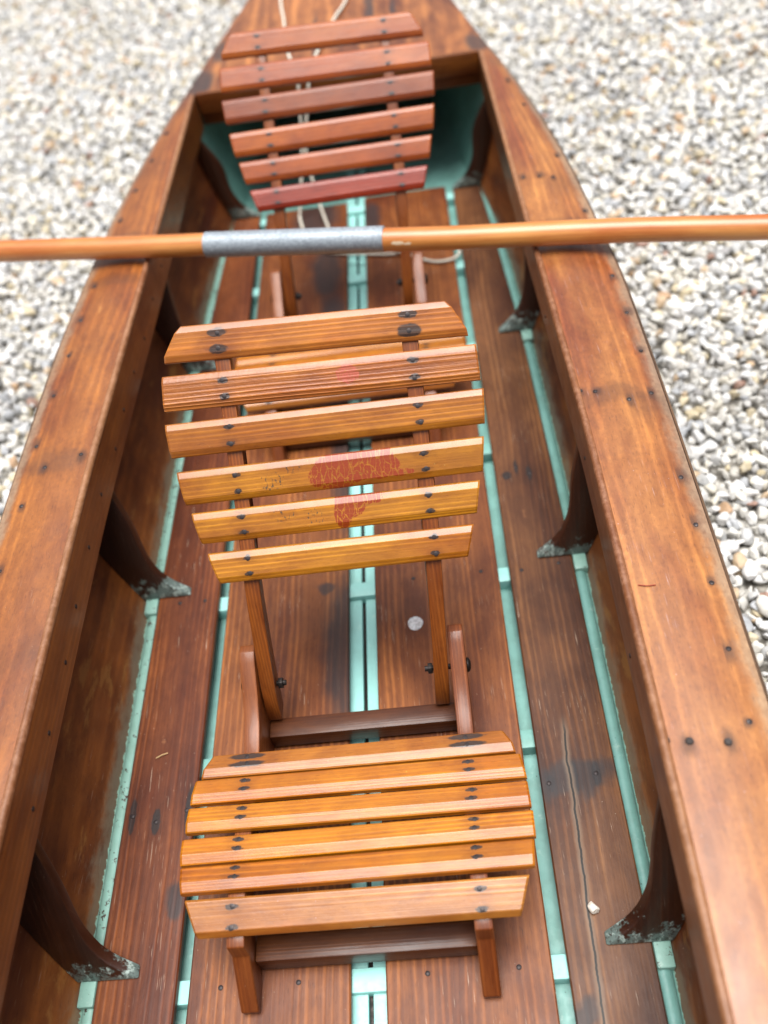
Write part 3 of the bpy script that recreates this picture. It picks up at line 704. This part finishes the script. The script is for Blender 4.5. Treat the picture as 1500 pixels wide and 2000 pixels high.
s = NT('zinc_grey_sleeve'); g = s.noise(s.scale(s.tc.outputs['Object'], (.5, 1, 1)), 520, 4, .7); b = s.noise(s.tc.outputs['Object'], 40, 3)
s.set(s.p.inputs['Base Color'], s.mix(s.ramp(g, .30, .78), (.19, .22, .25, 1), (.42, .47, .52, 1))); s.p.inputs['Metallic'].default_value = .35
s.set(s.p.inputs['Roughness'], s.ramp(b, .3, .7, .4, .6)); s.set(s.p.inputs['Normal'], s.bump(g, .4, .0006)); M_sleeve = s.m
pr_ = .0172; pz = DZ + .0062 + pr_
pad = empty('paddle', (0, 1.153, pz)); pad.rotation_euler = (0, R(.0), R(-10.6))
tag(pad, 'double ended wooden paddle shaft with grey metal centre sleeve laid across both decks', 'paddle')
L2 = 1.05
n_ = 60
sh = tube('shaft', [(-L2 + 2 * L2 * i / n_, .0015 * math.sin(i * .33), .0008 * math.sin(i * .5)) for i in range(n_ + 1)], pr_ - .0008, M_shaft, parent=pad, seg=24)
slv = tube('sleeve', [(x, 0, 0) for x in (-.1865, -.186, -.12, -.06, 0, .0800, .0805)], 0, M_sleeve, parent=pad, seg=28, radii=[pr_ - .0006, pr_ + .0010, pr_ + .0011, pr_ + .0010, pr_ + .0011, pr_ + .0010, pr_ - .0006])
for sg in (-1, 1):
    secs = []; uvs = []
    for i in range(17):
        t = i / 16; x = sg * (L2 - .06 + .42 * t); hw_ = .017 + .078 * min(1, t * 2.2)**1.3 * (1 - max(0, t - .72)**2 * 5.5); tz = .012 * (1 - t) + .004
        ring = []
        for k in range(16):
            a = 2 * math.pi * k / 16; ring.append((x, hw_ * math.cos(a), tz * math.sin(a) + .02 * t * t))
        secs.append(ring); uvs.append([(x, .012 * k) for k in range(17)])
    loft('blade', secs, [M_shaft], closed=True, caps=True, uvs=uvs, parent=pad, flip=sg < 0)

# ------------------------------------------------------------------ white cord
s = NT('white_cord'); u = s.sep(s.uv)
tw = s.math('SINE', s.math('ADD', s.math('MULTIPLY', u[0], 1800), s.math('MULTIPLY', u[1], 420)))
s.set(s.p.inputs['Base Color'], s.mix(s.ramp(tw, -1, 1, 0, .5), srgb('dcd6c8'), srgb('a8a090'))); s.p.inputs['Roughness'].default_value = .8
s.set(s.p.inputs['Normal'], s.bump(tw, .5, .0006)); M_cord = s.m
rz = DZ + .013; rr = .0027
cord = empty('cord', (0, 1.7, DZ)); CI = Matrix.Translation((0, -1.7, -DZ))
tag(cord, 'thin white cord running over the bow deck down to loose loops on the floor', 'cord')
r1 = catmull([(-.13, 2.45, rz + .002), (-.117, 2.119, rz + .002), (-.105, 1.994, rz), (-.093, 1.855, rz - .003), (-.072, 1.756, rz - .006), (-.070, 1.738, .302), (-.074, 1.725, .262), (-.088, 1.70, .17), (-.107, 1.66, .09), (-.110, 1.64, .0705), (-.095, 1.575, .0695), (-.077, 1.535, .0695), (-.040, 1.512, .0695), (.01, 1.498, .0695), (.072, 1.483, .070), (.11, 1.492, .073), (.132, 1.515, .073), (.155, 1.535, .0695)], 7)
r2 = catmull([(.10, 2.45, rz + .003), (.027, 2.06, rz + .001), (.001, 1.966, rz), (-.029, 1.844, rz - .003), (-.045, 1.757, rz - .006), (-.048, 1.738, .302), (-.062, 1.722, .25), (-.078, 1.70, .18), (-.070, 1.66, .11), (-.056, 1.613, .0705), (-.045, 1.565, .0695), (-.02, 1.535, .0695), (.043, 1.505, .0745), (.09, 1.475, .0745), (.114, 1.462, .0695), (.145, 1.441, .0695), (.178, 1.442, .0695), (.192, 1.462, .0695), (.188, 1.49, .0695), (.178, 1.53, .0695)], 7)
for r_ in (r1, r2):
    o = tube('strand', r_, rr, M_cord, parent=cord, seg=8); o.matrix_parent_inverse = CI

# ------------------------------------------------------------------ small loose things
s = NT('white_wax'); g = s.noise(s.tc.outputs['Object'], 300, 4, .6)
s.set(s.p.inputs['Base Color'], s.mix(s.ramp(g, .35, .7), srgb('dcd8da'), srgb('a8a2a4'))); s.p.inputs['Roughness'].default_value = .45; s.p.inputs['Subsurface Weight'].default_value = .2
s.set(s.p.inputs['Normal'], s.bump(g, .4, .001)); M_wax = s.m
V = []; F = []; sg_ = 28
for q, (rr_, z) in enumerate(((1, 0), (.98, .0008), (.82, .0013), (.5, .0011))):
    V += [(.0098 * rr_ * math.cos(2 * math.pi * k / sg_) * (1 + .04 * math.sin(3 * k * .22 + 1)), .0105 * rr_ * math.sin(2 * math.pi * k / sg_), z) for k in range(sg_)]
for q in range(3): F += [(q * sg_ + k, q * sg_ + (k + 1) % sg_, (q + 1) * sg_ + (k + 1) % sg_, (q + 1) * sg_ + k) for k in range(sg_)]
F.append(tuple(3 * sg_ + k for k in range(sg_)))
o = link('wax_disc', mesh('wax_disc', V, F, None, [M_wax])); o.location = (.069, .663, FT + .0006)
tag(o, 'small round white wax disc stuck on the floor board beside the right backrest rail', 'disc')

def rock_mesh(name, seed, sx_, sy_, sz_, sub=3, mat=None, lump=.35):
    bm = bmesh.new(); bmesh.ops.create_icosphere(bm, subdivisions=sub, radius=1)
    rnd = random.Random(seed); off = Vector((seed * 3.1, seed * 1.7, seed * .9))
    planes = [(Vector((rnd.gauss(0, 1), rnd.gauss(0, 1), rnd.gauss(0, 1))).normalized(), rnd.uniform(.55, .85)) for _ in range(10)]
    for v in bm.verts:
        p = v.co.copy()
        for n_, d_ in planes:
            k = p.dot(n_)
            if k > d_: p -= n_ * (k - d_) * .93
        p *= 1 + lump * .55 * mnoise.noise(p * 1.1 + off) + .10 * mnoise.noise(p * 3.2 + off)
        v.co = Vector((p.x * sx_, p.y * sy_, p.z * sz_))
    me = bpy.data.meshes.new(name); bm.to_mesh(me); bm.free(); me.materials.append(mat); me.shade_smooth(); return me

def stone_mat(name, fixed=None):
    s = NT(name); rn = s.oi.outputs['Random']; P = s.vm('ADD', s.tc.outputs['Object'], s.scale(s.comb(rn, rn, rn), (13, 29, 7)))
    cr = s.n('ShaderNodeValToRGB'); cr.color_ramp.interpolation = 'CONSTANT'; s.set(cr.inputs[0], rn)
    tones = [(0, 'd6d4d0'), (.10, 'e2e2e0'), (.22, 'c4c4c2'), (.32, 'dedcd4'), (.42, 'cfccc4'), (.52, 'e4e2dc'), (.60, 'b4b6b8'), (.67, 'd8d2c2'), (.75, 'e0dcd2'), (.82, 'a8a8a6'), (.86, 'd0c2a2'), (.925, 'c4ab8c'), (.95, 'b49474'), (.96, '9c9a98'), (.98, 'a08070'), (.988, 'c2a280'), (.993, 'd8d8d8')]
    el = cr.color_ramp.elements
    el[0].position = 0; el[0].color = srgb(tones[0][1]); el[1].position = tones[1][0]; el[1].color = srgb(tones[1][1])
    for p_, h_ in tones[2:]:
        e = el.new(p_); e.color = srgb(h_)
    c = s.mix(1.0, cr.outputs[0], (.84, .84, .85, 1), 'MULTIPLY') if fixed is None else fixed
    n1 = s.noise(P, 90, 6, .7); n2 = s.noise(P, 420, 4, .7); n3 = s.noise(P, 45, 3)
    c = s.mix(s.ramp(n1, .5, .72, 0, .5), c, s.mix(1.0, c, (.60, .60, .60, 1), 'MULTIPLY'))
    c = s.mix(s.ramp(n3, .55, .8, 0, .45), c, (.80, .78, .72, 1) if fixed is None else (.72, .45, .40, 1))
    c = s.mix(s.ramp(n2, .62, .72, 0, .45), c, (.22, .20, .17, 1))
    s.set(s.p.inputs['Base Color'], c); s.set(s.p.inputs['Roughness'], s.ramp(n1, .3, .7, .45, .75))
    s.set(s.p.inputs['Normal'], s.bump(s.math('ADD', n1, s.math('MULTIPLY', n2, .5)), .5, .0015)); return s.m
M_stone = stone_mat('limestone_gravel')
def stone(name, loc, dims, seed, mat, label, cat, rot=0):
    o = link(name, rock_mesh(name, seed, *dims, 4, mat)); o.location = loc; o.rotation_euler = (0, 0, rot); return tag(o, label, cat)
stone('pebble', (.231, .299, FT + .0045), (.0050, .0075, .0045), 3, stone_mat('pale_pebble', srgb('d4ccc0')), 'tiny pale pebble on the cracked floor board beside the nearest right knee', 'pebble', .4)
stone('pink_pebble', (.752, 1.146, .016), (.017, .012, .010), 8, stone_mat('pink_stone', srgb('c07a72')), 'pink pebble lying among the white gravel to the right of the canoe', 'pebble', .3)
stone('orange_pebble', (.705, .942, .016), (.017, .015, .010), 12, stone_mat('orange_stone', srgb('d8a24e')), 'bright orange and cream pebble in the gravel beside the right deck', 'pebble', .1)
s = NT('dry_straw'); s.set(s.p.inputs['Base Color'], srgb('c8a878')); s.p.inputs['Roughness'].default_value = .6; M_straw = s.m
s = NT('red_fibre'); s.set(s.p.inputs['Base Color'], srgb('8a3020')); s.p.inputs['Roughness'].default_value = .7; M_fib = s.m
o = tube('straw', [(-.252, .508, FT + .0015), (-.245, .511, FT + .0022), (-.238, .513, FT + .0018)], .0006, M_straw, seg=6); tag(o, 'short dry straw lying on the outer left floor board', 'straw')
o = tube('red_fibre', [(.305, .522, deckz(.305, .522) + .001), (.313, .519, deckz(.313, .519) + .0015), (.321, .519, deckz(.321, .519) + .001)], .0005, M_fib, seg=6); tag(o, 'tiny curled red fibre on the right side deck', 'fibre')
# ------------------------------------------------------------------ ground and gravel
s = NT('fine_grit'); P = s.tc.outputs['Object']
vo = s.n('ShaderNodeTexVoronoi'); vo.inputs['Scale'].default_value = 55; s.set(vo.inputs['Vector'], P)
hv = s.sep(vo.outputs['Color'])[0]
c = s.mix(s.ramp(hv, 0, 1), srgb('8f8a80'), srgb('dedbd4')); c = s.mix(s.ramp(vo.outputs['Distance'], .35, .75), c, (.10, .09, .075, 1))
s.set(s.p.inputs['Base Color'], c); s.p.inputs['Roughness'].default_value = .85
s.set(s.p.inputs['Normal'], s.bump(s.math('SUBTRACT', 1, vo.outputs['Distance']), 1, .01)); M_grit = s.m
V = []; F = []; gx = [-60, -20, -6, -3, 0, 3, 6, 20, 60]; gy = [-60, -20, -6, -2, 1, 4, 8, 25, 60]
for y in gy:
    for x in gx: V.append((x, y, 0))
for j in range(8):
    for i in range(8): F.append((j * 9 + i, j * 9 + i + 1, (j + 1) * 9 + i + 1, (j + 1) * 9 + i))
gr = link('ground', mesh('ground', V, F, None, [M_grit], smooth=False)); gr.location = (0, 0, -.014); gr['kind'] = 'structure'; gr['label'] = 'gravel covered ground under the canoe'

rocks = bpy.data.collections.new('gravel_stones')
rnd = random.Random(3)
for i in range(16):
    L = rnd.uniform(.0095, .0155); me = rock_mesh('stone', i + 20, L, L * rnd.uniform(.62, .95), L * rnd.uniform(.42, .72), 3 if i < 16 else 2, M_stone, lump=.5)
    ro = bpy.data.objects.new('stone', me); rocks.objects.link(ro)
# patch of ground that carries the stones, open under the canoe
V = []; F = []
def quad(a, b, c_, d_):
    n0 = len(V); V.extend([a, b, c_, d_]); F.append((n0, n0 + 1, n0 + 2, n0 + 3))
for y in range(-12, 42):
    a, b = y * .1, y * .1 + .1
    for side in (-1, 1):
        xi = [max(half_out(q) - .055, 0) if q < 3.05 else 0 for q in (a, b)]
        p = [(side * xi[0], a, 0), (side * 2.3, a, 0), (side * 2.3, b, 0), (side * xi[1], b, 0)]
        quad(*(p if side > 0 else p[::-1]))
gv = link('gravel', mesh('gravel', V, F, None, [M_stone], smooth=False)); tag(gv, kind='stuff'); gv['label'] = 'loose white and grey limestone gravel around the canoe'
ng = bpy.data.node_groups.new('scatter_stones', 'GeometryNodeTree')
ng.interface.new_socket('Geometry', in_out='INPUT', socket_type='NodeSocketGeometry'); ng.interface.new_socket('Geometry', in_out='OUTPUT', socket_type='NodeSocketGeometry')
N = ng.nodes; LK = ng.links.new; gi = N.new('NodeGroupInput'); go = N.new('NodeGroupOutput'); jn = N.new('GeometryNodeJoinGeometry')
ci = N.new('GeometryNodeCollectionInfo'); ci.inputs['Collection'].default_value = rocks; ci.inputs['Separate Children'].default_value = True; ci.inputs['Reset Children'].default_value = True
for lay, (zz, dist, dens, smin, smax, tilt, seed) in enumerate(((-.009, .0140, 6200, .8, 1.1, 3.2, 1), (-.003, .0155, 4600, .6, 1.15, 1.2, 2), (.002, .0220, 1700, .35, 1.2, .7, 5))):
    ds = N.new('GeometryNodeDistributePointsOnFaces'); ds.distribute_method = 'POISSON'; ds.inputs['Distance Min'].default_value = dist; ds.inputs['Density Max'].default_value = dens; ds.inputs['Seed'].default_value = seed
    LK(gi.outputs[0], ds.inputs['Mesh'])
    def rv(dt, a, b, sd):
        x = N.new('FunctionNodeRandomValue'); x.data_type = dt; x.inputs['Seed'].default_value = sd
        ins = [q for q in x.inputs if q.enabled and q.name in ('Min', 'Max')]; ins[0].default_value = a; ins[1].default_value = b
        return [q for q in x.outputs if q.enabled][0]
    sp = N.new('GeometryNodeSetPosition'); LK(ds.outputs['Points'], sp.inputs['Geometry']); LK(rv('FLOAT_VECTOR', (-.002, -.002, zz - .0025), (.002, .002, zz + .0025), seed * 9), sp.inputs['Offset'])
    io = N.new('GeometryNodeInstanceOnPoints'); LK(sp.outputs[0], io.inputs['Points']); LK(ci.outputs[0], io.inputs['Instance']); io.inputs['Pick Instance'].default_value = True
    LK(rv('INT', 0, 15, seed * 11), io.inputs['Instance Index'])
    LK(rv('FLOAT_VECTOR', (-tilt, -tilt, 0), (tilt, tilt, 6.283), seed * 13), io.inputs['Rotation'])
    LK(rv('FLOAT', smin, smax, seed * 17), io.inputs['Scale'])
    LK(io.outputs[0], jn.inputs[0])
LK(jn.outputs[0], go.inputs[0])
mod = gv.modifiers.new('scatter_stones', 'NODES'); mod.node_group = ng
